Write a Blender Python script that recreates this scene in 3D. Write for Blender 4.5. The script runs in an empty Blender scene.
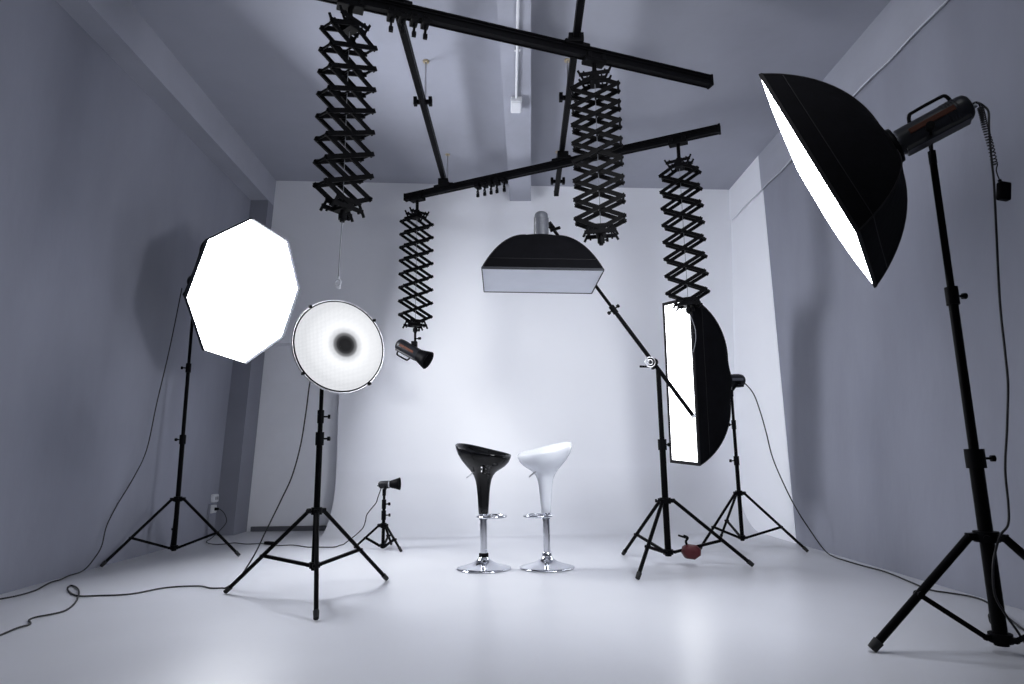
import bpy, math, random
from math import sin, cos, pi, radians, sqrt, atan2
from mathutils import Vector, Matrix
random.seed(7)
sc = bpy.context.scene
col = sc.collection
V = Vector

# ------------------------------------------------------------------ materials
def new_mat(name):
    m = bpy.data.materials.new(name); m.use_nodes = True
    nt = m.node_tree; b = nt.nodes['Principled BSDF']
    return m, nt, b

def pbr(name, colr, rough=.5, metal=0., noise=0., nscale=8., bump=0., bscale=40., spec=.5, coat=0., stretch=None, sheen=0.):
    m, nt, b = new_mat(name)
    b.inputs['Base Color'].default_value = (*colr, 1)
    b.inputs['Roughness'].default_value = rough
    b.inputs['Metallic'].default_value = metal
    b.inputs['Specular IOR Level'].default_value = spec
    b.inputs['Coat Weight'].default_value = coat
    b.inputs['Coat Roughness'].default_value = .05
    if sheen: b.inputs['Sheen Weight'].default_value = sheen
    tc = nt.nodes.new('ShaderNodeTexCoord')
    src = tc.outputs['Object']
    if stretch:
        mp = nt.nodes.new('ShaderNodeMapping'); mp.inputs['Scale'].default_value = stretch
        nt.links.new(src, mp.inputs['Vector']); src = mp.outputs['Vector']
    if noise:
        n = nt.nodes.new('ShaderNodeTexNoise'); n.inputs['Scale'].default_value = nscale
        n.inputs['Detail'].default_value = 5; n.inputs['Roughness'].default_value = .6
        nt.links.new(src, n.inputs['Vector'])
        r = nt.nodes.new('ShaderNodeValToRGB')
        r.color_ramp.elements[0].position = .25; r.color_ramp.elements[1].position = .75
        r.color_ramp.elements[0].color = (*[c * (1 - noise) for c in colr], 1)
        r.color_ramp.elements[1].color = (*[min(1, c * (1 + noise)) for c in colr], 1)
        nt.links.new(n.outputs['Fac'], r.inputs['Fac']); nt.links.new(r.outputs['Color'], b.inputs['Base Color'])
    if bump:
        n2 = nt.nodes.new('ShaderNodeTexNoise'); n2.inputs['Scale'].default_value = bscale; n2.inputs['Detail'].default_value = 4
        nt.links.new(src, n2.inputs['Vector'])
        bp = nt.nodes.new('ShaderNodeBump'); bp.inputs['Strength'].default_value = bump; bp.inputs['Distance'].default_value = .01
        nt.links.new(n2.outputs['Fac'], bp.inputs['Height']); nt.links.new(bp.outputs['Normal'], b.inputs['Normal'])
    return m

def emit(name, colr, strength, base=(.85, .87, .9), lo=None):
    """glowing white diffuser cloth: faint weave varies the glow a little"""
    m, nt, b = new_mat(name)
    b.inputs['Base Color'].default_value = (*base, 1); b.inputs['Roughness'].default_value = .8
    b.inputs['Emission Color'].default_value = (*colr, 1)
    tc = nt.nodes.new('ShaderNodeTexCoord'); n = nt.nodes.new('ShaderNodeTexNoise'); n.inputs['Scale'].default_value = 3
    nt.links.new(tc.outputs['Object'], n.inputs['Vector'])
    mr = nt.nodes.new('ShaderNodeMapRange'); mr.inputs['To Min'].default_value = strength * .95; mr.inputs['To Max'].default_value = strength * 1.05
    nt.links.new(n.outputs['Fac'], mr.inputs['Value']); nt.links.new(mr.outputs['Result'], b.inputs['Emission Strength'])
    return m

E_OCT, E_STRIP, E_BIG, E_DISH = 23., 3.4, 19., 2.3
LC = (.945, .962, 1.)
M = dict(
 wall=pbr('painted_grey_wall', (.28, .291, .348), .75, noise=.10, nscale=1.6, bump=.25, bscale=14, stretch=(1, 1, .35)),
 ceil=pbr('painted_grey_ceiling', (.38, .392, .45), .85, noise=.07, nscale=1.1, bump=.2, bscale=10),
 trim=pbr('grey_beam_paint', (.38, .392, .45), .8, noise=.06, nscale=2, bump=.2, bscale=14),
 column=pbr('grey_column_paint', (.23, .237, .282), .8, noise=.08, nscale=2, bump=.2, bscale=14),
 white=pbr('white_wall_paint', (.84, .848, .88), .6, noise=.015, nscale=1.2, bump=.06, bscale=9),
 recess=pbr('recess_paint', (.82, .828, .86), .7, noise=.04, nscale=2, bump=.08, bscale=12),
 base=pbr('dark_baseboard', (.10, .105, .12), .6, noise=.1, nscale=6),
 black=pbr('black_metal', (.003, .003, .0036), .45, noise=.15, nscale=30, spec=.05),
 rail=pbr('black_anodised_rail', (.0035, .0035, .0045), .42, noise=.1, nscale=20, spec=.07),
 blackp=pbr('black_plastic', (.004, .004, .005), .5, noise=.1, nscale=20, spec=.06),
 fabric=pbr('black_softbox_fabric', (.0035, .0036, .005), .85, noise=.25, nscale=9, bump=.3, bscale=26, spec=.08),
 fabric2=pbr('black_binding_tape', (.012, .011, .013), .8, noise=.2, nscale=30, spec=.3),
 silverfab=pbr('grey_lip_fabric', (.035, .037, .045), .6, noise=.08, nscale=14, spec=.2),
 strobegrey=pbr('grey_strobe_shell', (.11, .117, .14), .4, noise=.08, nscale=14),
 strobedark=pbr('dark_strobe_shell', (.014, .015, .019), .38, noise=.12, nscale=14, spec=.3),
 stripe=pbr('copper_stripe', (.075, .026, .016), .45, noise=.12, nscale=22, spec=.1),
 glassgrey=pbr('grey_control_panel', (.25, .27, .31), .25, noise=.25, nscale=40),
 chrome=pbr('chrome', (.78, .79, .82), .07, metal=1., noise=.02, nscale=5),
 steel=pbr('dull_steel', (.52, .52, .54), .3, metal=1., noise=.08, nscale=20),
 brass=pbr('brass_flange', (.55, .47, .33), .4, metal=.7, noise=.1, nscale=20),
 sglass=pbr('glossy_black_shell', (.004, .004, .0045), .06, spec=.35, noise=.05, nscale=3),
 swhite=pbr('glossy_white_shell', (.80, .82, .86), .12, coat=.6, noise=.01, nscale=3),
 rubber=pbr('black_rubber', (.012, .012, .013), .75, noise=.2, nscale=30),
 cord=pbr('black_cord_rubber', (.010, .010, .012), .55, noise=.1, nscale=40),
 greycord=pbr('grey_cord', (.22, .23, .26), .5, noise=.1, nscale=40),
 wplastic=pbr('white_plastic', (.72, .73, .76), .4, noise=.03, nscale=10),
 wcable=pbr('white_wall_cable', (.60, .61, .66), .5, noise=.05, nscale=10),
 red=pbr('red_vinyl', (.085, .007, .012), .5, noise=.2, nscale=18, bump=.2, bscale=40),
 cloth=pbr('white_diffuser_cloth', (.80, .82, .87), .75, noise=.02, nscale=6, bump=.15, bscale=16),
 e_oct=emit('octagon_diffuser_glow', LC, E_OCT),
 e_strip=emit('strip_diffuser_glow', LC, E_STRIP),
 e_big=emit('large_diffuser_glow', LC, E_BIG),
)

def floor_mat():
    m, nt, b = new_mat('glossy_white_epoxy_floor')
    tc = nt.nodes.new('ShaderNodeTexCoord')
    n = nt.nodes.new('ShaderNodeTexNoise'); n.inputs['Scale'].default_value = .9; n.inputs['Detail'].default_value = 2
    nt.links.new(tc.outputs['Object'], n.inputs['Vector'])
    r = nt.nodes.new('ShaderNodeValToRGB'); r.color_ramp.elements[0].position = .1; r.color_ramp.elements[1].position = .9
    r.color_ramp.elements[0].color = (.56, .567, .597, 1); r.color_ramp.elements[1].color = (.64, .648, .68, 1)
    nt.links.new(n.outputs['Fac'], r.inputs['Fac']); nt.links.new(r.outputs['Color'], b.inputs['Base Color'])
    r2 = nt.nodes.new('ShaderNodeMapRange'); r2.inputs['To Min'].default_value = .285; r2.inputs['To Max'].default_value = .40
    n3 = nt.nodes.new('ShaderNodeTexNoise'); n3.inputs['Scale'].default_value = 1.6; n3.inputs['Detail'].default_value = 3
    nt.links.new(tc.outputs['Object'], n3.inputs['Vector'])
    nt.links.new(n3.outputs['Fac'], r2.inputs['Value']); nt.links.new(r2.outputs['Result'], b.inputs['Roughness'])
    b.inputs['Specular IOR Level'].default_value = .30
    n2 = nt.nodes.new('ShaderNodeTexNoise'); n2.inputs['Scale'].default_value = 5; n2.inputs['Detail'].default_value = 3
    nt.links.new(tc.outputs['Object'], n2.inputs['Vector'])
    bp = nt.nodes.new('ShaderNodeBump'); bp.inputs['Strength'].default_value = .10; bp.inputs['Distance'].default_value = .01
    nt.links.new(n2.outputs['Fac'], bp.inputs['Height']); nt.links.new(bp.outputs['Normal'], b.inputs['Normal'])
    return m
M['floor'] = floor_mat()
def cyc_mat():
    m = M['floor'].copy(); m.name = 'white_sweep_paint'; nt = m.node_tree; b = nt.nodes['Principled BSDF']
    g = nt.nodes.new('ShaderNodeNewGeometry'); sx = nt.nodes.new('ShaderNodeSeparateXYZ'); nt.links.new(g.outputs['Position'], sx.inputs[0])
    mr = nt.nodes.new('ShaderNodeMapRange'); mr.inputs['From Min'].default_value = .0; mr.inputs['From Max'].default_value = .7; nt.links.new(sx.outputs['Z'], mr.inputs['Value'])
    for sock, end in (('Roughness', (.6,) * 3), ('Base Color', (.84, .848, .88))):
        src = b.inputs[sock].links[0].from_socket; mx = nt.nodes.new('ShaderNodeMix'); mx.data_type = 'RGBA'
        nt.links.new(mr.outputs['Result'], mx.inputs['Factor']); nt.links.new(src, mx.inputs[6]); mx.inputs[7].default_value = (*end, 1); nt.links.new(mx.outputs[2], b.inputs[sock])
    return m
M['cyc'] = cyc_mat()

def grid_mat():
    """honeycomb over a lit dish: fine cells; behind its middle sits the dark deflector plate.
    Object coordinates: the grid object's own XY plane is the face of the dish."""
    m, nt, b = new_mat('honeycomb_grid_glow')
    L = nt.links.new
    tc = nt.nodes.new('ShaderNodeTexCoord')
    vd = nt.nodes.new('ShaderNodeVectorMath'); vd.operation = 'DISTANCE'; vd.inputs[1].default_value = (.034, .010, 0)
    L(tc.outputs['Object'], vd.inputs[0])
    rp = nt.nodes.new('ShaderNodeValToRGB'); cr = rp.color_ramp; cr.interpolation = 'EASE'
    cr.elements[0].position = .0; cr.elements[0].color = (.008, .008, .009, 1)
    cr.elements[1].position = 1.; cr.elements[1].color = (.55, .55, .55, 1)
    for p, v in ((.036, .006), (.052, .03), (.068, .2), (.088, .7), (.125, 1.), (.2, .86), (.27, .74)):
        e = cr.elements.new(p); e.color = (v, v, v, 1)
    L(vd.outputs['Value'], rp.inputs['Fac'])
    vo = nt.nodes.new('ShaderNodeTexVoronoi'); vo.feature = 'DISTANCE_TO_EDGE'; vo.inputs['Scale'].default_value = 120; vo.inputs['Randomness'].default_value = .15
    L(tc.outputs['Object'], vo.inputs['Vector'])
    mr = nt.nodes.new('ShaderNodeMapRange'); mr.inputs['From Max'].default_value = .18; mr.inputs['To Min'].default_value = .62; mr.inputs['To Max'].default_value = 1.
    L(vo.outputs['Distance'], mr.inputs['Value'])
    mu = nt.nodes.new('ShaderNodeMath'); mu.operation = 'MULTIPLY'; L(rp.outputs['Color'], mu.inputs[0]); L(mr.outputs['Result'], mu.inputs[1])
    m2 = nt.nodes.new('ShaderNodeMath'); m2.operation = 'MULTIPLY'; m2.inputs[1].default_value = E_DISH / 2.6; L(mu.outputs[0], m2.inputs[0])
    b.inputs['Base Color'].default_value = (.006, .006, .007, 1); b.inputs['Specular IOR Level'].default_value = .08; b.inputs['Emission Color'].default_value = (*LC, 1); b.inputs['Roughness'].default_value = .5
    L(m2.outputs[0], b.inputs['Emission Strength'])
    return m
M['grid'] = grid_mat()

# ------------------------------------------------------------------ mesh helpers
ORG = {}
def basis(d, up=V((0, 0, 1))):
    d = V(d).normalized(); s = V(up).cross(d)
    if s.length < 1e-4: s = V((0, 1, 0)).cross(d)
    s.normalize(); return d, s, d.cross(s)

def frame(origin, x, up=(0, 0, 1)):
    d, s, u = basis(x, V(up))
    m = Matrix((d, s, u)).transposed().to_4x4(); m.translation = V(origin); return m

class MB:
    def __init__(self, M=None): self.v, self.f, self.s, self.M = [], [], [], M or Matrix()
    def add(self, vs, fs, smooth=False):
        o = len(self.v); self.v += [self.M @ V(p) for p in vs]
        self.f += [[i + o for i in f] for f in fs]; self.s += [smooth] * len(fs); return self
    def box(self, c, sz, rz=0.):
        x, y, z = [t / 2 for t in sz]; c = V(c); R = Matrix.Rotation(rz, 3, 'Z')
        vs = [c + R @ V((i * x, j * y, k * z)) for k in (-1, 1) for j in (-1, 1) for i in (-1, 1)]
        return self.add(vs, [(0, 2, 3, 1), (4, 5, 7, 6), (0, 1, 5, 4), (2, 6, 7, 3), (0, 4, 6, 2), (1, 3, 7, 5)])
    def bar(self, p, q, w, h, up=(0, 0, 1)):
        p, q = V(p), V(q); d, s, u = basis(q - p, V(up)); vs = []
        for e in (p, q):
            for a, b in ((-1, -1), (1, -1), (1, 1), (-1, 1)): vs.append(e + s * a * w / 2 + u * b * h / 2)
        return self.add(vs, [(3, 2, 1, 0), (4, 5, 6, 7), (0, 1, 5, 4), (1, 2, 6, 5), (2, 3, 7, 6), (3, 0, 4, 7)])
    def cyl(self, p, q, r0, r1=None, n=14, caps=True):
        r1 = r0 if r1 is None else r1; p, q = V(p), V(q); d, s, u = basis(q - p)
        rg = lambda e, r: [e + (s * cos(2 * pi * k / n) + u * sin(2 * pi * k / n)) * r for k in range(n)]
        a, b = rg(p, r0), rg(q, r1)
        self.add(a + b, [(k, (k + 1) % n, n + (k + 1) % n, n + k) for k in range(n)], True)
        if caps:
            self.add(a, [list(range(n))[::-1]]); self.add(b, [list(range(n))])
        return self
    def tube(self, pts, r, n=8, smooth_steps=0):
        P = [V(p) for p in pts]
        if smooth_steps: P = catmull(P, smooth_steps)
        vs = []; s0 = None
        for i, p in enumerate(P):
            t = (P[min(i + 1, len(P) - 1)] - P[max(i - 1, 0)]).normalized()
            if s0 is None: s0 = basis(t)[1]
            s0 = (s0 - t * s0.dot(t)).normalized(); u = t.cross(s0)
            vs += [p + (s0 * cos(2 * pi * k / n) + u * sin(2 * pi * k / n)) * r for k in range(n)]
        fs = [(i * n + k, i * n + (k + 1) % n, (i + 1) * n + (k + 1) % n, (i + 1) * n + k) for i in range(len(P) - 1) for k in range(n)]
        self.add(vs, fs, True)
        self.add(vs[:n], [list(range(n))[::-1]]); self.add(vs[-n:], [list(range(n))]); return self
    def ring(self, c, nrm, R, r, n=32, k=8, e=1.):
        c = V(c); d, s, u = basis(nrm); vs = []
        for i in range(n):
            t = 2 * pi * i / n; o = s * cos(t) + u * sin(t) * e
            for j in range(k):
                a = 2 * pi * j / k; vs.append(c + o * R + (o.normalized() * cos(a) + d * sin(a)) * r)
        return self.add(vs, [(i * k + j, ((i + 1) % n) * k + j, ((i + 1) % n) * k + (j + 1) % k, i * k + (j + 1) % k) for i in range(n) for j in range(k)], True)
    def lathe(self, prof, n=32, smooth=True, seg=None):
        """profile of (x along local X axis, radius)"""
        vs = []
        for x, r in prof: vs += [(x, r * cos(2 * pi * k / n), r * sin(2 * pi * k / n)) for k in range(n)]
        fs = [(i * n + k, (i + 1) * n + k, (i + 1) * n + (k + 1) % n, i * n + (k + 1) % n) for i in range(len(prof) - 1) for k in range(n)]
        return self.add(vs, fs, smooth)
    def loops(self, rings, smooth=True, close=False):
        n = len(rings[0]); vs = [p for r in rings for p in r]
        fs = [(i * n + k, i * n + (k + 1) % n, (i + 1) * n + (k + 1) % n, (i + 1) * n + k) for i in range(len(rings) - 1) for k in range(n)]
        return self.add(vs, fs, smooth)
    def quad(self, *p): return self.add(p, [list(range(len(p)))])
    def build(self, name, mat, parent=None, bevel=0., label=None, kind=None, segs=2):
        me = bpy.data.meshes.new(name); ob = bpy.data.objects.new(name, me); col.objects.link(ob)
        if parent is not None: o = ORG[parent]
        else:
            xs = [p.x for p in self.v]; ys = [p.y for p in self.v]; zs = [p.z for p in self.v]
            o = V(((min(xs) + max(xs)) / 2, (min(ys) + max(ys)) / 2, min(zs))); ob.location = o
        ORG[ob] = o
        me.from_pydata([p - o for p in self.v], [], self.f)
        me.polygons.foreach_set('use_smooth', self.s); me.update()
        me.materials.append(M[mat] if isinstance(mat, str) else mat)
        if parent is not None: ob.parent = parent
        if bevel:
            b = ob.modifiers.new('bevel', 'BEVEL'); b.width = bevel; b.segments = segs; b.limit_method = 'ANGLE'; b.angle_limit = radians(50)
        if label: ob['label'] = label
        if kind: ob['kind'] = kind
        return ob

def catmull(P, k):
    out = []
    for i in range(len(P) - 1):
        a, b, c, d = P[max(i - 1, 0)], P[i], P[i + 1], P[min(i + 2, len(P) - 1)]
        for j in range(k):
            t = j / k
            out.append(.5 * ((2 * b) + (c - a) * t + (2 * a - 5 * b + 4 * c - d) * t * t + (3 * b - a - 3 * c + d) * t ** 3))
    return out + [P[-1]]

def tag(o, label, cat, group=None):
    o['label'] = label; o['category'] = cat
    if group: o['group'] = group
    return o
def thing(name, label, cat, loc, group=None):
    o = bpy.data.objects.new(name, None); col.objects.link(o); o.location = V(loc); o.empty_display_size = .1
    ORG[o] = V(loc); return tag(o, label, cat, group)
def struct(name, mb, mat, bevel=0.): return mb.build(name, mat, kind='structure', bevel=bevel)

# ------------------------------------------------------------------ the room
SHR = .054; SH = .042                                  # walls of the old building lean a little
YB = 7.52
def cz(x): return 4.236 - .026 * x         # ceiling height
PE = .13                                   # the painted edge on the right wall leans back
def leanbox(x0, x1, y0, y1, z0, z1, e0=0, e1=0):
    mb = MB(); vs = []
    for z in (z0, z1):
        for y in (y0 + e0 * z, y1 + e1 * z):
            for x in (x0, x1): vs.append((x + (SH if x < 0 else SHR) * z, y, z))
    return mb.add(vs, [(0, 2, 3, 1), (4, 5, 7, 6), (0, 1, 5, 4), (2, 6, 7, 3), (0, 4, 6, 2), (1, 3, 7, 5)])
YF = -3.
XL, XR = -3.22, 2.745
struct('floor', MB().box((0, 2.4, -.05), (7.4, 11., .1)), 'floor')
mb = MB()
for y0, y1 in ((YF - .1, 7.8),):
    vs = [(x, y, cz(x) + dz) for dz in (0, .15) for y in (y0, y1) for x in (-3.4, 3.3)]
    mb.add(vs, [(0, 1, 3, 2), (4, 6, 7, 5), (0, 4, 5, 1), (2, 3, 7, 6), (0, 2, 6, 4), (1, 5, 7, 3)])
struct('ceiling', mb, 'ceil')
struct('wall_left', leanbox(XL - .2, XL, YF, 7.8, 0, 4.33), 'wall')
struct('wall_right', leanbox(XR, XR + .2, YF, 6.05, 0, 4.2, 0, PE), 'wall')
struct('wall_right_white', leanbox(XR - .004, XR + .2, 6.05, 7.8, 0, 4.2, PE, 0), 'white')
struct('wall_front', MB().box((0, YF - .1, 2.15), (7.2, .2, 4.3)), 'wall')
# upper left back wall with the shallow recess under it
struct('wall_back', MB().box((-2.47, YB + .13, 3.28), (1.08, .26, 2.14)), 'white')
struct('wall_recess', MB().box((-2.47, 7.79, 1.1), (1.4, .14, 2.3)), 'recess')
struct('baseboard_back', MB().box((-2.44, 7.705, .028), (1.02, .03, .056)), 'base', .004)
# cyclorama: a wall that sweeps into the floor
R = .66; prof = []
for i in range(25):
    t = pi / 2 * i / 24; prof.append((YB - R + R * sin(t), R - R * cos(t)))
prof[0] = (YB - R, 0.0015)
prof = [(YB - R - .05, .001)] + prof + [(YB, 4.3)]
XC0, XC1 = -1.93, 3.1
mb = MB(); vs = [(x, y, z) for (y, z) in prof for x in (XC0, XC1)]
mb.add(vs, [(2 * i, 2 * i + 1, 2 * i + 3, 2 * i + 2) for i in range(len(prof) - 1)], True)
end = [(XC0, y, z) for y, z in prof] + [(XC0, 7.8, 4.3), (XC0, 7.8, 0.001)]
mb.add(end, [list(range(len(end)))[::-1]])
struct('wall_cyclorama', mb, 'cyc')
# beams and column
struct('trim_1', leanbox(XL, XL + .215, YF, YB, 3.97, 4.33), 'trim')
struct('trim_2', leanbox(XL, XL + .215, 7.34, 7.78, 0, 3.97), 'column')
def beam_x(y, right): 
    t = (y - 3.952) / 3.6
    return (.24 + .167 * t) if right else (-.005 + .144 * t)
mb = MB(); vs = [(beam_x(y, r), y, z) for z in (4.02, 4.26) for y in (YF, YB + .01) for r in (0, 1)]
mb.add(vs, [(0, 2, 3, 1), (4, 5, 7, 6), (0, 1, 5, 4), (2, 6, 7, 3), (0, 4, 6, 2), (1, 3, 7, 5)])
struct('trim_3', mb, 'trim')
struct('trim_4', leanbox(XR - .02, XR + .01, YF, 6.05, 3.72, 4.2, 0, PE), 'trim')
struct('trim_5', leanbox(XR - .022, XR + .01, 6.05, YB, 3.72, 4.2, PE, 0), 'white')

# ------------------------------------------------------------------ small fixtures on the room
w = MB()
pts = []
for i in range(60):
    y = -2.5 + i * (YB - .1 + 2.5) / 59
    pts.append((XR - .026 + SHR * 3.712, y, 3.712 + .006 * sin(i * 1.7) + .004 * sin(i * .6)))
tag(w.tube(pts, .006, 6).build('wall_cable', 'wcable'), 'thin white cable running along the right wall under its top band', 'cable')

t = thing('junction_box', 'small white junction box at the end of the pipe on the ceiling beam', 'box', (.165, 5.26, 3.97))
MB().box((.165, 5.26, 3.995), (.10, .20, .05)).build('box_body', 'wplastic', t, .006)
MB().box((.165, 5.26, 3.966), (.085, .18, .008)).build('cover_plate', 'wplastic', t, .002)
w = MB().cyl((.165 - .055, 1.5, 4.005), (.165, 5.16, 4.005), .012)
o = tag(w.build('conduit_pipe', 'wplastic'), 'thin white conduit pipe running along the ceiling beam to the small box', 'pipe')
for y in (3.2, 4.5):
    x = .11 + .055 * (y - 1.5) / 3.66
    b = MB().box((x, y, 4.012), (.05, .018, .016)); ob = b.build('pipe_clip', 'wplastic', o, .003)

def outlet(cy, z, kind, label):
    x = XL + SH * z
    t = thing('power_outlet', label, 'outlet', (x, cy, z), 'power outlets low on the left wall')
    MB().box((x + .018, cy, z), (.036, .11, .085)).build('outlet_box', 'wplastic', t, .004)
    MB().box((x + .039, cy, z), (.006, .10, .075)).build('faceplate', 'wplastic', t, .002)
    s = MB()
    for dy in ((-.022, .022) if kind else (0,)):
        s.box((x + .0425, cy + dy, z), (.003, .026, .034))
    s.build('socket', 'greycord', t, .002)
    return x
outlet(7.22, .415, 1, 'upper white power outlet box low on the left wall')
ox = outlet(7.20, .30, 0, 'lower white power outlet box with a black plug in it')
t = MB().cyl((ox + .046, 7.20, .30), (ox + .085, 7.20, .30), .018, .012, 12).build('power_plug', 'blackp'); tag(t, 'black plug pushed into the lower wall outlet', 'plug')
tag(MB().cyl((XL + .028, 7.12, .002), (XL + .034, 7.12, .36), .009).build('wall_pipe', 'column'), 'thin grey pipe rising up the left wall beside the outlets', 'pipe')

# ------------------------------------------------------------------ tripods
def lock_knob(P, c, ang, r, parent, sz=1.):
    d = V((cos(ang), sin(ang), 0)); c = V(c)
    MB().cyl(c + d * r * .6, c + d * (r + .028 * sz), .005 * sz, n=8).cyl(c + d * (r + .022 * sz), c + d * (r + .036 * sz), .013 * sz, n=10).build('lock_knob', 'blackp', parent)

def stand(label, c, foot_r, feet, zc, zh, secs, r_leg=.011, brace_t=.58, sag=.0, group='tripod light stands', knob_ang=0., spig=.06, flat=False):
    """secs: (z_end, radius) from the bottom pole up"""
    x, y = c
    t = thing('light_stand', label, 'light stand', (x, y, 0), group)
    z0 = max(zh - .03, .012); r0 = secs[0][1]; pole = None
    for i, (z1, r) in enumerate(secs):
        mb = MB().cyl((x, y, z0), (x, y, z1), r, n=18)
        ob = mb.build('pole' if i == 0 else 'pole_section', 'black', t)
        if i < len(secs) - 1:
            h = .075
            cl = MB().cyl((x, y, z1 - h), (x, y, z1 + .008), r * 1.38, n=18).build('lock_collar', 'blackp', t, .003)
            lock_knob(None, (x, y, z1 - h * .45), knob_ang + i * .25, r * 1.35, cl, 1.1)
        z0 = z1 - .02
    MB().cyl((x, y, z0), (x, y, z0 + .02 + spig), .008, n=12).build('spigot', 'steel', t)
    lc = MB().cyl((x, y, zc - .022), (x, y, zc + .022), r0 * 1.75, n=20)
    hb = MB().cyl((x, y, zh - .018), (x, y, zh + .018), r0 * 1.6, n=20)
    for a in feet:
        d = V((cos(radians(a)), sin(radians(a)), 0))
        lc.bar(V((x, y, zc)) + d * r0, V((x, y, zc)) + d * (r0 * 2.1 + .022), .034, .03)
        hb.bar(V((x, y, zh)) + d * r0, V((x, y, zh)) + d * (r0 * 1.8 + .016), .024, .022)
    lc.build('leg_collar', 'blackp', t, .003); hb.build('brace_hub', 'blackp', t, .003)
    lock_knob(None, (x, y, zc), radians(feet[0] + 60), r0 * 1.7, t, 1.)
    for a in feet:
        d = V((cos(radians(a)), sin(radians(a)), 0))
        p = V((x, y, zc)) + d * (r0 * 2.1 + .012); q = V((x, y, .012)) + d * foot_r
        e = (q - p).normalized()
        if flat: lg = MB().bar(p, q - e * .03, r_leg * 2.2, r_leg * 1.5).build('leg', 'black', t, .003)
        else: lg = MB().cyl(p, q - e * .03, r_leg, n=12).build('leg', 'black', t)
        MB().cyl(q - e * .045, q - e * .0, r_leg * 1.3, r_leg * 1.15, 12).build('rubber_foot', 'rubber', lg)
        m = p.lerp(q, brace_t); h = V((x, y, zh)) + d * (r0 * 1.8 + .008)
        MB().bar(h, m, .014, .02).build('leg_brace', 'black', t)
        MB().cyl(m - d.cross(V((0, 0, 1))) * .02, m + d.cross(V((0, 0, 1))) * .02, r_leg * .9, n=8).build('brace_rivet', 'blackp', t)
    return t

def ang(c, p): return math.degrees(atan2(p[1] - c[1], p[0] - c[0]))
CD = (-1.157, 4.07)
stand('black tripod stand carrying the round honeycomb dish', CD, .605, [ang(CD, (-1.748, 4.205)), ang(CD, (-.80, 4.547)), ang(CD, (-.966, 3.473))], .51, .187, [(.99, .019), (1.13, .015), (1.29, .0125)], .0125, .55, knob_ang=0)
CO = (-2.868, 5.77)
stand('tall black tripod stand by the left wall, carrying the octagonal softbox', CO, .585, [ang(CO, (-3.189, 5.274)), ang(CO, (-2.295, 5.741)), ang(CO, (-3.15, 6.29))], .495, .085, [(1.05, .02), (1.70, .0165), (2.36, .0135)], .012, .60, knob_ang=pi)
CS = (2.172, 5.87)
stand('black tripod stand behind the tall strip softbox near the right wall', CS, .56, [ang(CS, (2.583, 5.478)), ang(CS, (1.73, 5.622)), ang(CS, (2.163, 6.364))], .475, .085, [(.80, .0175), (1.13, .0145), (1.38, .0125)], .0115, .60, knob_ang=pi)
CB = (1.256, 4.943)
bst = stand('black tripod boom stand between the white stool and the strip softbox', CB, .613, [ang(CB, (1.011, 5.525)), ang(CB, (.914, 4.441)), ang(CB, (1.848, 4.863))], .482, .105, [(.94, .024), (1.50, .0185)], .0135, .62, knob_ang=0.4, spig=.02)
CR = (2.08, 2.77)
stand('largest black tripod stand in the right foreground, carrying the big softbox', CR, .525, [175, 297, 55], .467, .06, [(.83, .0275), (1.565, .0195), (2.22, .0155)], .017, .52, knob_ang=-.2)
CG = (-1.10, 6.06)
stand('small low black tripod stand in front of the white sweep wall', CG, .285, [ang(CG, (-1.352, 6.122)), ang(CG, (-.87, 5.827)), ang(CG, (-1.07, 6.36))], .215, .035, [(.34, .0155), (.44, .0145), (.52, .012)], .0105, .55, knob_ang=.3, spig=.02)

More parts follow.
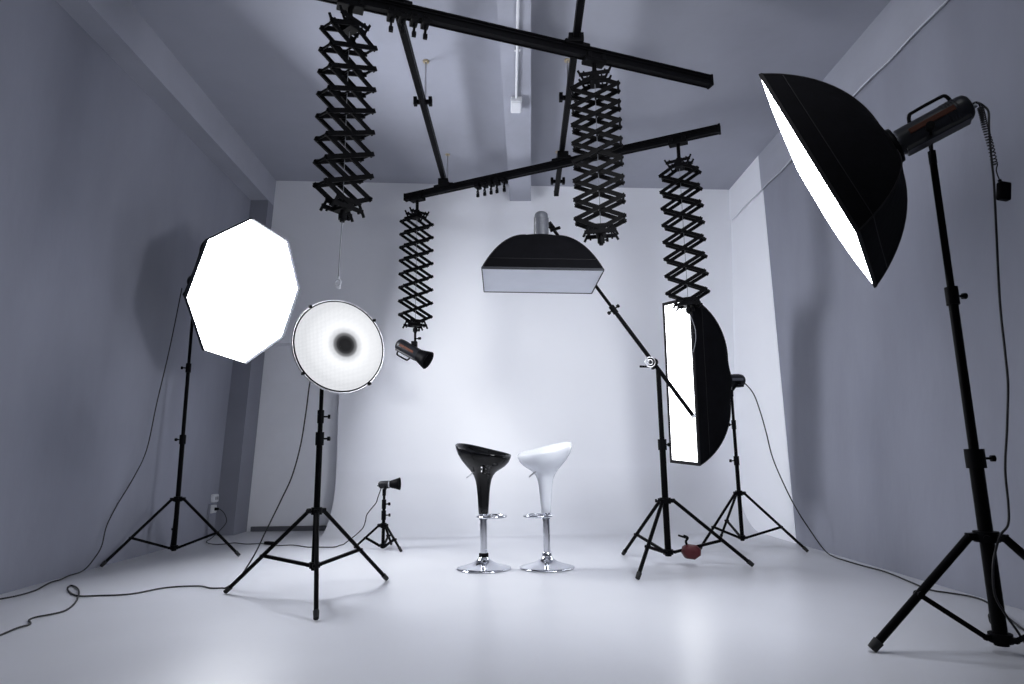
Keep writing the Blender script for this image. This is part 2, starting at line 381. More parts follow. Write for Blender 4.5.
# ------------------------------------------------------------------ strobes and softboxes
def strobe(root, S, n, L=.33, r=.062, shell='strobedark', stripe='stripe', ring=True, up=(0, 0, 1), mount=None, handle=1, front=.0, panel='glassgrey'):
    """body behind point S, pointing along n.  local X = n"""
    F = frame(S, n, up)
    def mb(): return MB(F)
    # two-lobed housing: octagonal rounded section
    prof = [(front, r * .86), (front - .02, r), (-L + .03, r), (-L + .01, r * .95), (-L, r * .80)]
    b = mb().lathe(prof, 20); n_ = 20
    b.add([(-L, r * .8 * cos(2 * pi * k / n_), r * .8 * sin(2 * pi * k / n_)) for k in range(n_)], [list(range(n_))])
    b.box((-L * .5, 0, -r * .62), (L * .86, r * 1.25, r * .95))
    body = b.build('strobe_body', shell, root, .006)
    rp = mb().lathe([(-L - .004, r * .70), (-L - .004, .0005)], 20)
    rp.box((-L - .006, 0, r * .25), (.006, r * .7, r * .3)); rp.cyl((-L - .02, r * .2, -r * .3), (-L, r * .2, -r * .3), r * .15, n=10)
    rp.build('control_panel', panel, body)
    s = mb()
    for sy in (-1, 1): s.box((-L * .5, sy * r * .985, r * .05), (L * .62, .008, r * .42))
    s.build('side_stripe', stripe, body, .002)
    fins = mb()
    for k in range(5): fins.lathe([(-L + .045 + k * .012, r * 1.0), (-L + .047 + k * .012, r * 1.035), (-L + .051 + k * .012, r * 1.035), (-L + .053 + k * .012, r * 1.0)], 20)
    fins.build('cooling_fins', shell, body)
    h = .042
    hp = [(-L * .28, 0, handle * r * .9), (-L * .34, 0, handle * (r + h * .85)), (-L * .42, 0, handle * (r + h)), (-L * .76, 0, handle * (r + h)), (-L * .84, 0, handle * (r + h * .8)), (-L * .86, 0, handle * r * .9)]
    if handle: mb().tube(hp, .0085, 8, 4).build('handle', 'blackp', body)
    if ring:
        mb().lathe([(front + .0, r * 1.02), (front + .0, r * 1.35), (front + .022, r * 1.42), (front + .03, r * 1.3)], 28).build('speed_ring', 'blackp', root)
    if mount is not None:
        m = V(mount); c = V(S) - V(n).normalized() * L * .42
        base = m + V((0, 0, .0)); tilt = c - V((0, 0, r * 1.35))
        k = MB().cyl(base - V((0, 0, .05)), base + V((0, 0, .012)), .017, n=14)
        u = V(n).normalized(); side = basis(u, V(up))[1]
        k.bar(base, c + side * r * 1.12 - F.to_3x3() @ V((0, 0, r * .5)), .012, .028); k.bar(base, c - side * r * 1.12 - F.to_3x3() @ V((0, 0, r * .5)), .012, .028)
        k.build('mount_bracket', 'blackp', body, .002)
        MB().cyl(c + side * r * 1.0 - F.to_3x3() @ V((0, 0, r * .5)), c + side * (r * 1.12 + .03) - F.to_3x3() @ V((0, 0, r * .5)), .018, n=12).build('tilt_knob', 'blackp', body)
    return body

def poly_rect(la, lb, m=8):
    c = [(-la / 2, -lb / 2), (la / 2, -lb / 2), (la / 2, lb / 2), (-la / 2, lb / 2)]; out = []
    for i in range(4):
        a, b = c[i], c[(i + 1) % 4]
        for k in range(m): out.append((a[0] + (b[0] - a[0]) * k / m, a[1] + (b[1] - a[1]) * k / m, k / m))
    return out, c
def poly_oct(R, m=4, n=8):
    c = [(R * cos(2 * pi * i / n), R * sin(2 * pi * i / n)) for i in range(n)]; out = []
    for i in range(n):
        a, b = c[i], c[(i + 1) % n]
        for k in range(m): out.append((a[0] + (b[0] - a[0]) * k / m, a[1] + (b[1] - a[1]) * k / m, k / m))
    return out, c

def softbox(root, c, n, a, b, D, pts, corners, rr, mat_face, inset=.012, lip=0., bulge=.012, ell=.6, shellmat='fabric', lipmat='fabric2', band=.05, diff_label=None, rodr=.004):
    c, n, a, b = V(c), V(n), V(a), V(b)
    K = 14; rings = []
    N = len(pts)
    def P(p, q, d): return c + a * p + b * q + n * d
    for k in range(K + 1):
        th = ell + (pi / 2 - ell) * k / K; s = cos(th) / cos(ell); dep = (sin(th) - sin(ell)) / (1 - sin(ell))
        ring = []
        for (p, q, u) in pts:
            al = atan2(q, p); L = sqrt(p * p + q * q); f = s * (1 - .05 * sin(pi * u) * 4 * s * (1 - s))
            x = rr * cos(al) * (1 - s) + p * f; y = rr * sin(al) * (1 - s) + q * f
            ring.append(P(x, y, -D * dep))
        rings.append(ring)
    mb = MB(); m = N // len(corners)
    # panels with their own verts at the rods, so the rods show as creases
    for i in range(len(corners)):
        idx = [(i * m + k) % N for k in range(m + 1)]
        vs = [rings[k][j] for k in range(K + 1) for j in idx]; w = m + 1
        mb.add(vs, [(k * w + j, k * w + j + 1, (k + 1) * w + j + 1, (k + 1) * w + j) for k in range(K) for j in range(m)], True)
    shell = mb.build('softbox_shell', shellmat, root)
    # seams along the rods and the band near the face
    for i in range(len(corners)):
        MB().tube([rings[k][i * m] for k in range(K + 1)], rodr, 6).build('rod_seam', 'fabric2', shell)
    bd = MB(); off = [P(p * 1.004, q * 1.004, .002) for p, q, u in pts]
    k2 = 2
    bd.tube([rings[k2][j] * 1. for j in list(range(N)) + [0]], rodr * .6, 5)
    bd.build('front_seam', 'fabric2', shell)
    # border around the face, lip and diffuser
    def scale(p, q, ins):
        L = max(sqrt(p * p + q * q), 1e-6)
        return p * (1 - ins / abs_p), q * (1 - ins / abs_q)
    abs_p = max(abs(p) for p, q, u in pts); abs_q = max(abs(q) for p, q, u in pts)
    inn = [scale(p, q, inset) for p, q, u in pts]
    rim = MB().loops([[P(p, q, -.012) for p, q, u in pts], [P(p * 1.006, q * 1.006, .0) for p, q, u in pts], [P(p * 1.004, q * 1.004, .006 + lip) for p, q, u in pts], [P(p * .998, q * .998, .006 + lip) for p, q, u in pts], [P(x * 1.0, y * 1.0, .002) for x, y in inn]], False)
    rim.build('face_rim', lipmat, root)
    df = MB(); J = 7; rg = []
    for j in range(J + 1):
        f = 1 - j / J
        if j == J: f = .002
        rg.append([P(x * f, y * f, .001 + bulge * (1 - f * f)) for x, y in inn])
    df.loops(rg, True); ob = df.build('diffuser', mat_face, root)
    if diff_label: ob['label'] = diff_label
    return shell

# octagonal softbox, left
n = V((.91, -.328, -.255)).normalized(); a = V((.189, .873, -.449)); a = (a - n * a.dot(n)).normalized(); b = n.cross(a)
S = V((-2.843, 5.77, 2.483)); c = V((-2.290, 5.564, 2.323))
t = thing('octagonal_softbox', 'large glowing octagonal softbox on the tall stand by the left wall', 'softbox', (CO[0], CO[1], 2.38), 'studio softboxes')
pts, cor = poly_oct(.665)
softbox(t, c, n, a, b, .36, pts, cor, .075, 'e_oct', inset=.012, lip=.018, bulge=.012, shellmat='fabric', lipmat='silverfab', diff_label='glowing white octagonal front cloth')
strobe(t, c - n * .36, n, L=.33, r=.062, shell='strobedark', mount=(CO[0], CO[1], 2.40))
# strip softbox, right
n = V((-.911, -.41, -.048)).normalized(); a = V((.412, -.908, -.07)); a = (a - n * a.dot(n)).normalized(); b = n.cross(a)
c = V((1.646, 5.69, 1.49))
t = thing('strip_softbox', 'tall narrow strip softbox standing upright with a glowing white front', 'softbox', (CS[0], CS[1], 1.38), 'studio softboxes')
pts, cor = poly_rect(.392, 1.495)
softbox(t, c, n, a, b, .55, pts, cor, .07, 'e_strip', inset=.026, bulge=.004, ell=.42, diff_label='glowing white strip-shaped front cloth')
strobe(t, c - n * .53, n, L=.22, r=.06, shell='strobedark', stripe='strobegrey', mount=(CS[0], CS[1], 1.41), handle=0)
# large softbox, right foreground
n = V((-.793, .504, -.342)).normalized(); a = V((-.199, .315, .928)); a = (a - n * a.dot(n)).normalized(); b = n.cross(a)
c = V((1.60, 2.93, 2.171))
t = thing('rectangular_softbox', 'big black rectangular softbox in the right foreground, tilted down with a bright edge', 'softbox', (CR[0], CR[1], 2.24), 'studio softboxes')
pts, cor = poly_rect(1.022, .659)
softbox(t, c, n, a, b, .34, pts, cor, .07, 'e_big', inset=.003, bulge=.05, ell=.72, diff_label='glowing white front cloth seen almost edge-on')
strobe(t, c - n * .37 + V((0, 0, -.03)), n, L=.315, r=.064, shell='strobedark', mount=(CR[0], CR[1], 2.235), up=(0, 0, 1))
# overhead softbox
n = V((-.024, -.012, -1)).normalized(); a = V((1, 0, -.024)); a = (a - n * a.dot(n)).normalized(); b = n.cross(a)
c = V((.300, 4.495, 2.104))
t = thing('overhead_softbox', 'unlit black softbox hung face down above the stools, white cloth underneath', 'softbox', (.30, 4.495, 2.10), 'studio softboxes')
pts, cor = poly_rect(.85, .60)
softbox(t, c, n, a, b, .335, pts, cor, .085, 'cloth', inset=.004, bulge=.004, ell=.82, lipmat='silverfab', diff_label='unlit white front cloth facing the floor')
strobe(t, c - n * .335 + V((.006, 0, 0)), n, L=.20, r=.052, shell='strobegrey', stripe='strobegrey', up=(0, -1, 0), handle=-1)

# honeycomb dish
n = V((.59, -.803, .089)).normalized(); c = V((-1.007, 3.898, 1.525)); RD = .297
t = thing('beauty_dish', 'round silver dish light with a honeycomb grid and dark centre', 'dish light', (CD[0], CD[1], 1.30))
F = frame(c, n)
MB(F).lathe([(.0, RD), (-.02, RD * .985), (-.07, RD * .90), (-.12, RD * .72), (-.155, RD * .45), (-.17, .075), (-.21, .07)], 56).build('reflector_bowl', 'wplastic', t)
MB(F).ring((0, 0, 0), (1, 0, 0), RD + .001, .006, 64, 8).build('rim_ring', 'steel', t)
MB(F).lathe([(-.002, RD * .985), (.008, RD * .985), (.010, RD * .978), (.010, RD * .966), (.002, RD * .966)], 64).build('grid_frame', 'blackp', t)
for q in (40, 130, 220, 310):
    x, y = cos(radians(q)), sin(radians(q))
    MB(F).box((.006, x * (RD + .004), y * (RD + .004)), (.03, .016, .016)).build('rim_clip', 'blackp', t, .002)
# grid disc: its own XY plane is the face
g = MB(); rr = [[(RD * .968 * f * cos(2 * pi * k / 64), RD * .968 * f * sin(2 * pi * k / 64), 0) for k in range(64)] for f in (1, .66, .33, .002)]
g.loops(rr, False)
me = bpy.data.meshes.new('honeycomb_grid'); me.from_pydata(g.v, [], g.f); me.update(); me.materials.append(M['grid'])
gob = bpy.data.objects.new('honeycomb_grid', me); col.objects.link(gob); gob.parent = t; gob['label'] = 'glowing honeycomb grid with a dark round middle'
right = V((0, 0, 1)).cross(n).normalized(); upv = n.cross(right)
mm = Matrix((right, upv, n)).transposed().to_4x4(); mm.translation = c + n * .006 - V(t.location); gob.matrix_local = mm
strobe(t, c - n * .2, n, L=.26, r=.058, shell='strobedark', ring=False, mount=(CD[0], CD[1], 1.33))

# small background light
t = thing('background_light', 'small black spotlight on the low stand pointing to the right', 'spotlight', (CG[0], CG[1], .54))
n = V((.95, -.05, .03)).normalized(); S = V((CG[0] + .06, CG[1], .588))
strobe(t, S, n, L=.11, r=.033, shell='strobedark', stripe='strobedark', ring=False, mount=(CG[0], CG[1], .535), handle=0, panel='strobedark')
F = frame(S, n)
MB(F).lathe([(0, .034), (.01, .036), (.06, .05), (.085, .058), (.085, .053), (.06, .045), (.012, .03), (.01, .001)], 28).build('reflector', 'blackp', t)
MB(F).lathe([(-.02, .0345), (-.008, .0352), (-.008, .034)], 24).build('ring_mark', 'steel', t)

# ------------------------------------------------------------------ boom arm
pv = V((1.216, 4.925, 1.55)); tip = V((.40, 4.70, 2.622)); tail = V((1.543, 5.02, 1.155))
tip = pv + (tip - pv).normalized() * (tip - pv).length
t = thing('boom_arm', 'slanted black boom arm clamped to the boom stand, crossing the strip softbox', 'boom arm', pv, None)
dr = (tip - pv).normalized(); tail = pv - dr * .54 
MB().cyl(tail, pv + dr * .55, .0165, n=14).build('arm_tube', 'rail', t)
MB().cyl(pv + dr * .5, tip, .0125, n=14).build('inner_tube', 'black', t)
MB().cyl(tail - dr * .004, tail + dr * .018, .0185, n=14).build('end_cap', 'wplastic', t)
q = pv + dr * .53
cl = MB().cyl(q - dr * .035, q + dr * .035, .022, n=14).build('lock_collar', 'blackp', t, .003)
sd = V((dr.z, 0, -dr.x)).normalized()
for k in (-1, 1): MB().cyl(q, q + sd * k * .045, .006, n=8).cyl(q + sd * k * .038, q + sd * k * .055, .014, n=10).build('lock_knob', 'blackp', cl)
# pivot clutch
pc = MB().cyl((pv.x, pv.y - .035, pv.z), (pv.x, pv.y + .03, pv.z), .03, n=24).bar((pv.x, pv.y + .02, 1.50), (pv.x, pv.y + .02, pv.z), .02, .045, (0, 1, 0))
pc.build('pivot_clutch', 'blackp', t, .003)
d = V((pv.x - .035, pv.y - .036, pv.z + .0))
MB().ring(d, (0, 1, 0), .040, .005, 36, 8).ring(d, (0, 1, 0), .020, .005, 28, 8).build('clutch_dial', 'steel', t)
MB().cyl((pv.x, pv.y - .02, 1.515), (pv.x - .115, pv.y - .02, 1.518), .007, .009, n=10).build('clutch_lever', 'blackp', t)
# bracket at the tip that grips the overhead strobe
bk = MB().cyl(tip - dr * .04, tip + dr * .02, .022, n=14).bar(tip, V((.345, 4.55, 2.575)), .02, .03)
bk.cyl(V((.40, 4.66, 2.56)), V((.47, 4.62, 2.57)), .012, n=10)
bk.build('head_bracket', 'blackp', t, .002)

# red weight bag on the boom stand
t = thing('weight_bag', 'small red weight bag clipped low on the boom stand brace', 'weight bag', (1.43, 4.90, .05))
bg = []
cx, cy_, czz = 1.418, 4.895, .112
for k, (f, y) in enumerate(((.30, -.05), (.85, -.045), (1., -.02), (1., .02), (.85, .045), (.30, .05))):
    hexp = [(p_ * .86, q_ * .9) for p_, q_ in ((-.082, -.01), (-.055, -.052), (.02, -.062), (.075, -.03), (.082, .018), (.045, .05), (-.03, .06), (-.072, .038))]
    bg.append([(cx + p * f, cy_ + y, czz + q * f) for p, q in hexp])
mb = MB().loops(bg, True); mb.add(bg[0], [list(range(8))]); mb.add(bg[-1], [list(range(8))[::-1]])
mb.build('bag_body', 'red', t, .004)
MB().tube([(cx - .03, cy_, czz + .05), (cx - .035, cy_, czz + .075), (cx - .02, cy_, czz + .10), (cx - .05, cy_ + .005, czz + .115)], .009, 8, 4).bar((cx - .09, cy_, czz + .118), (cx - .02, cy_, czz + .095), .018, .014).build('clip', 'blackp', t, .002)

# ------------------------------------------------------------------ ceiling rails
def rail_mb(p, q, w=.055, h=.075):
    """aluminium track: top flange, web, bottom channel"""
    p, q = V(p), V(q); mb = MB(); z = V((0, 0, 1))
    mb.bar(p + z * (h / 2 - .006), q + z * (h / 2 - .006), w, .012)
    mb.bar(p, q, w * .62, h - .018)
    s = basis(q - p)[1]
    mb.bar(p - z * (h / 2 - .009), q - z * (h / 2 - .009), w * .9, .006)
    for k in (-1, 1):
        mb.bar(p + s * k * (w / 2 - .004) - z * (h / 2 - .014), q + s * k * (w / 2 - .004) - z * (h / 2 - .014), .008, .028)
        mb.bar(p + s * k * (w / 2 - .003) + z * (.012), q + s * k * (w / 2 - .003) + z * (.012), .006, .008)
    return mb
def cap(p, d, w, h, parent):
    d = V(d).normalized(); MB().bar(V(p) - d * .004, V(p) + d * .014, w * 1.12, h * 1.12).build('end_cap', 'blackp', parent, .003)

ZR = 3.86
def long_rail(label, p, q, rods):
    t = thing('ceiling_rail', label, 'ceiling rail', p, 'fixed rails running back along the ceiling')
    d = (V(q) - V(p))
    rail_mb(p, q, .05, .06).build('track', 'rail', t); cap(q, d, .05, .06, t)
    for (x, y) in rods:
        u = (y - p[1]) / d.y; rx = p[0] + d.x * u; zz = cz(x)
        rod = MB().cyl((x + .03, y, ZR + .0), (x + .03, y, zz), .007, n=10).build('hanger_rod', 'steel', t)
        MB().cyl((x + .03, y, zz - .012), (x + .03, y, zz), .028, n=16).build('ceiling_flange', 'brass', rod, .003)
        b = MB().box((rx, y, ZR - .0), (.15, .035, .03)).box((rx - .065, y, ZR + .005), (.03, .05, .07)).box((rx + .065, y, ZR + .005), (.03, .05, .07))
        b.build('rail_bracket', 'blackp', t, .003)
    return t
long_rail('left fixed black ceiling rail running toward the back wall', (-.76, 1.2, ZR), (-.60, 6.80, ZR), [(-.66, 4.99), (-.615, 6.72)])
long_rail('right fixed black ceiling rail running toward the back wall', (.48, 1.2, ZR), (.672, 6.92, ZR), [(.575, 4.93), (.64, 6.60)])
ZX = 3.775; ZX2 = 3.735
r1p, r1q = V((-1.75, 3.364, ZX)), V((1.70, 4.564, ZX))
r2p, r2q = V((-1.055, 6.737, ZX2)), V((2.005, 5.238, ZX2))
def cross_rail(label, p, q, xs, w, h):
    t = thing('cross_rail', label, 'ceiling rail', p, 'movable cross rails under the fixed rails')
    rail_mb(p, q, w, h).build('track', 'rail', t); cap(q, q - p, w, h, t); cap(p, p - q, w, h, t)
    dd = (q - p)
    for x in xs:
        u = (x - p.x) / dd.x; c_ = p + dd * u
        A = math.atan2(dd.y, dd.x)
        MB().box(c_ + V((0, 0, .035)), (.20, .10, .03), A).box(c_ + V((0, 0, .065)), (.11, .15, .07), 0).build('rail_carriage', 'blackp', t, .004)
    return t
cross_rail('nearer black cross rail slanting across the upper middle of the room', r1p, r1q, (-.675, .575), .062, .085)
cross_rail('farther black cross rail near the back wall, rising to the right', r2p, r2q, (-.61, .645), .056, .075)

# cable trolleys under the rails
def trolley(p, dirv, label, group):
    p = V(p); zr = p.z
    t = thing('cable_trolley', label, 'cable trolley', (p.x, p.y, zr - .16), group)
    A = atan2(dirv.y, dirv.x); s = V((-sin(A), cos(A), 0)); Z = V((0, 0, 1))
    MB().box((p.x, p.y, zr - .056), (.05, .088, .036), A).box((p.x, p.y, zr - .04), (.03, .03, .05), A).build('trolley_body', 'blackp', t, .003)
    for k in (-1, 1): MB().cyl(p + s * k * .036 - Z * .03, p + s * k * .048 - Z * .03, .018, n=12).build('wheel', 'black', t)
    MB().cyl((p.x, p.y, zr - .105), (p.x, p.y, zr - .065), .010, n=10).ring((p.x, p.y, zr - .122), (cos(A), sin(A), 0), .018, .007, 16, 6).box((p.x, p.y, zr - .155), (.028, .022, .034), A).build('hook', 'blackp', t, .002)
names1 = ['first', 'second', 'third', 'fourth', 'fifth']
for i, u in enumerate((-.705, -.635, -.56, -.488)):
    k = (u - r1p.x) / (r1q.x - r1p.x); trolley(r1p.lerp(r1q, k), r1q - r1p, '%s cable trolley from the left under the nearer cross rail' % names1[i], 'cable trolleys under the nearer cross rail')
for i, u in enumerate((-.226, -.152, -.083, -.021, .056)):
    k = (u - r2p.x) / (r2q.x - r2p.x); trolley(r2p.lerp(r2q, k), r2q - r2p, '%s cable trolley from the left under the farther cross rail' % names1[i], 'cable trolleys under the farther cross rail')

# ------------------------------------------------------------------ scissor pantographs
def pantograph(label, x, y, phi, rail_dir, zr, z1, z0, cells=7, w=.335):
    """zr: rail height; z1, z0: first and last row of end pins; short half arms join them to the yokes"""
    h = (z1 - z0) / cells; ztop, zbot = z1 + h * .5 + .03, z0 - h * .5 - .03
    t = thing('scissor_pantograph', label, 'pantograph', (x, y, ztop), 'scissor pantographs hanging from the cross rails')
    ph = radians(phi); u = V((cos(ph), sin(ph), 0)); v = V((-sin(ph), cos(ph), 0)); c = V((x, y, 0)); Z = V((0, 0, 1))
    A = atan2(rail_dir.y, rail_dir.x)
    rt_ = MB().box((x, y, zr - .055), (.17, .085, .03), A)
    for k in (-1, 1): rt_.box((x + k * .06 * cos(A), y + k * .06 * sin(A), zr - .03), (.03, .10, .05), A)
    rt_.build('rail_trolley', 'blackp', t, .004)
    MB().cyl((x, y, ztop - .02), (x, y, zr - .05), .017, n=14).cyl((x, y, ztop + .02), (x, y, ztop + .045), .028, n=14).build('swivel_post', 'black', t)
    def yoke(zc, s, name):
        m = MB().box(c + Z * zc, (.07, .115, .07), ph)
        for sv in (-1, 1):
            o = c + v * sv * .054
            m.bar(o + Z * (zc + .022 * s) - u * .112, o + Z * (zc + .022 * s) + u * .112, .012, .028)
            m.bar(o + Z * (zc - .022 * s) - u * .088, o + Z * (zc - .022 * s) + u * .088, .012, .026)
            for su in (-1, 1):
                for e, b, k in ((.104, .022, 1), (.080, -.022, 1)):
                    m.bar(o + Z * (zc + b * s) + u * su * e, o + Z * (zc + (b + .034) * s) + u * su * (e + .016), .012, .016)
                    m.bar(o + Z * (zc + b * s) + u * su * (e - .03), o + Z * (zc + (b + .024) * s) + u * su * (e - .026), .012, .012)
        m.build(name, 'blackp', t, .002)
    yoke(ztop - .02, 1, 'top_yoke'); yoke(zbot + .02, -1, 'bottom_yoke')
    sep = .052; BH, BW = .029, .012
    def bar(p, q):
        e = (q - p).normalized() * .013
        MB().bar(p - e, q + e, BW, BH).build('scissor_bar', 'black', t)
    for sv in (-1, 1):
        for s in (-1, 1):
            o = v * (sv * sep + .006 * s)
            bar(c + o + u * s * .015 + Z * (z1 + h * .5), c + o + u * s * w / 2 + Z * z1)
            bar(c + o + u * s * .015 + Z * (z0 - h * .5), c + o + u * s * w / 2 + Z * z0)
    for k in range(cells):
        za, zb = z1 - k * h, z1 - (k + 1) * h
        for sv in (-1, 1):
            for s in (1, -1): bar(c - u * s * w / 2 + v * (sv * sep + .006 * s) + Z * za, c + u * s * w / 2 + v * (sv * sep + .006 * s) + Z * zb)
        zz = (za + zb) / 2
        MB().cyl(c - v * (sep + .014) + Z * zz, c + v * (sep + .014) + Z * zz, .007, n=8).build('centre_pin', 'blackp', t)
    for k in range(cells + 1):
        zz = z1 - k * h
        for s in (-1, 1): MB().cyl(c + u * s * w / 2 - v * (sep + .014) + Z * zz, c + u * s * w / 2 + v * (sep + .014) + Z * zz, .0085, n=8).build('end_pin', 'blackp', t)
    zb_ = zbot
    MB().cyl((x, y, zb_ - .085), (x, y, zb_), .015, n=14).cyl((x, y, zb_ - .07), (x, y, zb_ - .035), .025, n=14).cyl(V((x, y, zb_ - .05)), V((x, y, zb_ - .05)) + u * .045, .006, n=8).cyl(V((x, y, zb_ - .05)) + u * .036, V((x, y, zb_ - .05)) + u * .052, .014, n=10).build('spigot_clamp', 'blackp', t)
    MB().cyl(c + Z * (ztop - .03), c + Z * (zbot + .03), .0022, n=6).build('safety_wire', 'greycord', t)
    return t
d1 = r1q - r1p; d2 = r2q - r2p
pantograph('black scissor pantograph nearest the top left, with a thin pull cord under it', -.955, 3.644, 52, d1, ZX, 3.489, 2.437)
pantograph('black scissor pantograph above the right of the overhead softbox, nothing on it', .719, 4.229, -12, d1, ZX, 3.492, 2.479)
pantograph('smallest black scissor pantograph, left of centre, holding the hanging strobe', -.918, 6.667, 36, d2, ZX2, 3.404, 2.345)
pantograph('black scissor pantograph at the right, hanging just above the strip softbox', 1.670, 5.393, -30, d2, ZX2, 3.372, 2.247)

# strobe on the far left pantograph
t = thing('hanging_strobe', 'dark strobe light with a copper stripe hanging from the far left pantograph', 'strobe light', (-.918, 6.667, 2.15))
n = V((.84, -.22, -.50)).normalized(); S = V((-.940, 6.65, 1.945)) + n * .09
strobe(t, S, n, L=.285, r=.066, shell='strobedark', ring=False, handle=-1, panel='glassgrey')
F = frame(S, n)
MB(F).lathe([(-.01, .066), (.01, .07), (.07, .088), (.115, .10), (.115, .095), (.07, .08), (.012, .05), (.01, .001)], 32).build('reflector', 'blackp', t)
MB().cyl((-.918, 6.667, 2.0), (-.918, 6.667, 2.17), .012, n=12).box((-.925, 6.665, 2.03), (.06, .06, .06)).cyl((-.918, 6.667, 2.09), (-.863, 6.647, 2.09), .007, n=8).cyl((-.878, 6.65, 2.09), (-.855, 6.642, 2.09), .014, n=10).build('hanging_bracket', 'blackp', t, .002)

# pull cord with a ring
t = thing('pull_cord', 'thin pull cord with a small ring hanging above the round dish', 'pull cord', (-.965, 3.644, 1.84))
MB().tube([(-.956, 3.644, 2.25), (-.958, 3.644, 2.20), (-.962, 3.644, 2.05), (-.965, 3.644, 1.90)], .003, 6).build('cord', 'greycord', t)
MB().ring((-.967, 3.644, 1.865), (.4, 1, 0), .02, .004, 20, 6).box((-.967, 3.644, 1.893), (.012, .012, .018)).box((-.960, 3.644, 1.838), (.015, .01, .02)).build('pull_ring', 'wplastic', t)

# ------------------------------------------------------------------ bar stools
def stool(label, x, y, mat, side, group='swivel bar stools'):
    t = thing('bar_stool', label, 'bar stool', (x, y, 0), group)
    F = frame((x, y, 0), (0, 0, 1), (0, 1, 0))
    MB(F).lathe([(.001, .0005), (.001, .203), (.006, .207), (.012, .203), (.02, .175), (.032, .125), (.048, .082), (.066, .053), (.082, .038), (.092, .034), (.093, .0005)], 56).build('base', 'chrome', t)
    MB(F).lathe([(.088, .036), (.112, .036), (.116, .030), (.116, .02)], 32).build('base_collar', 'blackp' if side < 0 else 'chrome', t)
    MB(F).lathe([(.10, .0265), (.41, .0265)], 32).build('column', 'chrome', t)
    # foot ring
    fx = x - side * .062
    fr = MB().ring((fx, y - .03, .385), (0, 0, 1), .108, .010, 44, 10).cyl((x, y, .360), (x, y, .408), .033, n=24)
    fr.bar((x, y, .385), (x - side * .05, y + .02, .385), .02, .018)
    fr.build('footrest', 'chrome', t)
    # shell seat: lofted rings, tilting more and more toward the rim; side = direction of the high back
    d = V((side * .86, .51, 0)).normalized()
    N = 56; rings = []
    outer = [(.402, .030, 0), (.404, .036, 0), (.45, .0385, 0), (.55, .045, 0), (.61, .051, 0), (.655, .060, .0), (.69, .074, .05), (.72, .096, .15), (.75, .128, .35), (.785, .163, .6), (.825, .190, .82), (.86, .204, .95), (.885, .209, 1.), (.889, .206, 1.)]
    inner = [(.885, .200, 1.), (.865, .190, .95), (.84, .168, .8), (.82, .135, .6), (.806, .09, .4), (.80, .045, .2), (.799, .001, 0)]
    for z, r, tf in outer + inner:
        rg = []
        for k in range(N):
            an = 2 * pi * k / N; e = V((cos(an), sin(an), 0)); q = e.dot(d)
            zz = z + tf * (.046 * q + .004 * q * abs(q) - .012 * (1 - q * q))
            rg.append((x + e.x * r * 1.04, y + e.y * r, zz))
        rings.append(rg)
    MB().loops(rings, True).build('seat_shell', mat, t)
    MB().tube([(x - .045, y - .045, .735), (x - .075, y - .06, .715), (x - .128, y - .065, .674)], .0055, 8, 4).build('height_lever', 'steel', t)
    return t
stool('glossy black bar stool with a scooped seat and chrome base', -.140, 4.957, 'sglass', -1)
stool('glossy white bar stool with a scooped seat and chrome base', .338, 4.957, 'swhite', 1)

# ------------------------------------------------------------------ cords
def cord(name, label, pts, r, mat='cord', steps=6, cat='cord'):
    return tag(MB().tube(pts, r, 8, steps).build(name, mat), label, cat, 'power cords of the lights')
cord('lamp_cable', 'black power cord hanging from the octagonal softbox and running along the left wall',
 [(-3.02, 5.83, 2.44), (-3.06, 5.78, 1.85), (-3.09, 5.70, 1.337), (-3.115, 5.65, .926), (-3.16, 5.56, .68), (-3.175, 5.40, .48), (-3.18, 5.29, .32), (-3.16, 5.22, .18), (-3.165, 5.16, .10), (-3.175, 5.05, .02), (-3.185, 4.90, .008), (-3.15, 4.76, .006), (-3.145, 4.645, .006), (-3.061, 4.398, .006), (-3.054, 4.232, .006), (-3.091, 4.136, .006), (-3.159, 4.0, .006), (-3.17, 3.6, .006)], .0048)
cord('lamp_cable', 'long black power cord from the round dish, looping across the floor at the left',
 [(-1.20, 4.15, 1.42), (-1.284, 4.25, 1.369), (-1.303, 4.236, 1.139), (-1.323, 4.221, .924), (-1.365, 4.207, .722), (-1.42, 4.20, .584), (-1.475, 4.2, .46), (-1.53, 4.23, .36), (-1.60, 4.27, .23), (-1.71, 4.33, .08), (-1.80, 4.36, .012), (-1.843, 4.366, .006), (-1.917, 4.372, .006), (-2.026, 4.445, .006), (-2.219, 4.412, .006), (-2.346, 4.222, .006), (-2.518, 4.191, .006), (-2.644, 4.187, .006), (-2.775, 4.299, .006), (-2.891, 4.449, .006), (-2.926, 4.534, .006), (-2.843, 4.461, .008), (-2.705, 4.279, .012), (-2.581, 4.071, .008), (-2.504, 3.91, .006), (-2.467, 3.787, .006), (-2.49, 3.709, .006), (-2.528, 3.657, .006), (-2.519, 3.593, .006), (-2.451, 3.507, .006), (-2.46, 3.43, .006), (-2.446, 3.303, .006), (-2.462, 3.2, .006), (-2.5, 2.9, .006)], .0048)
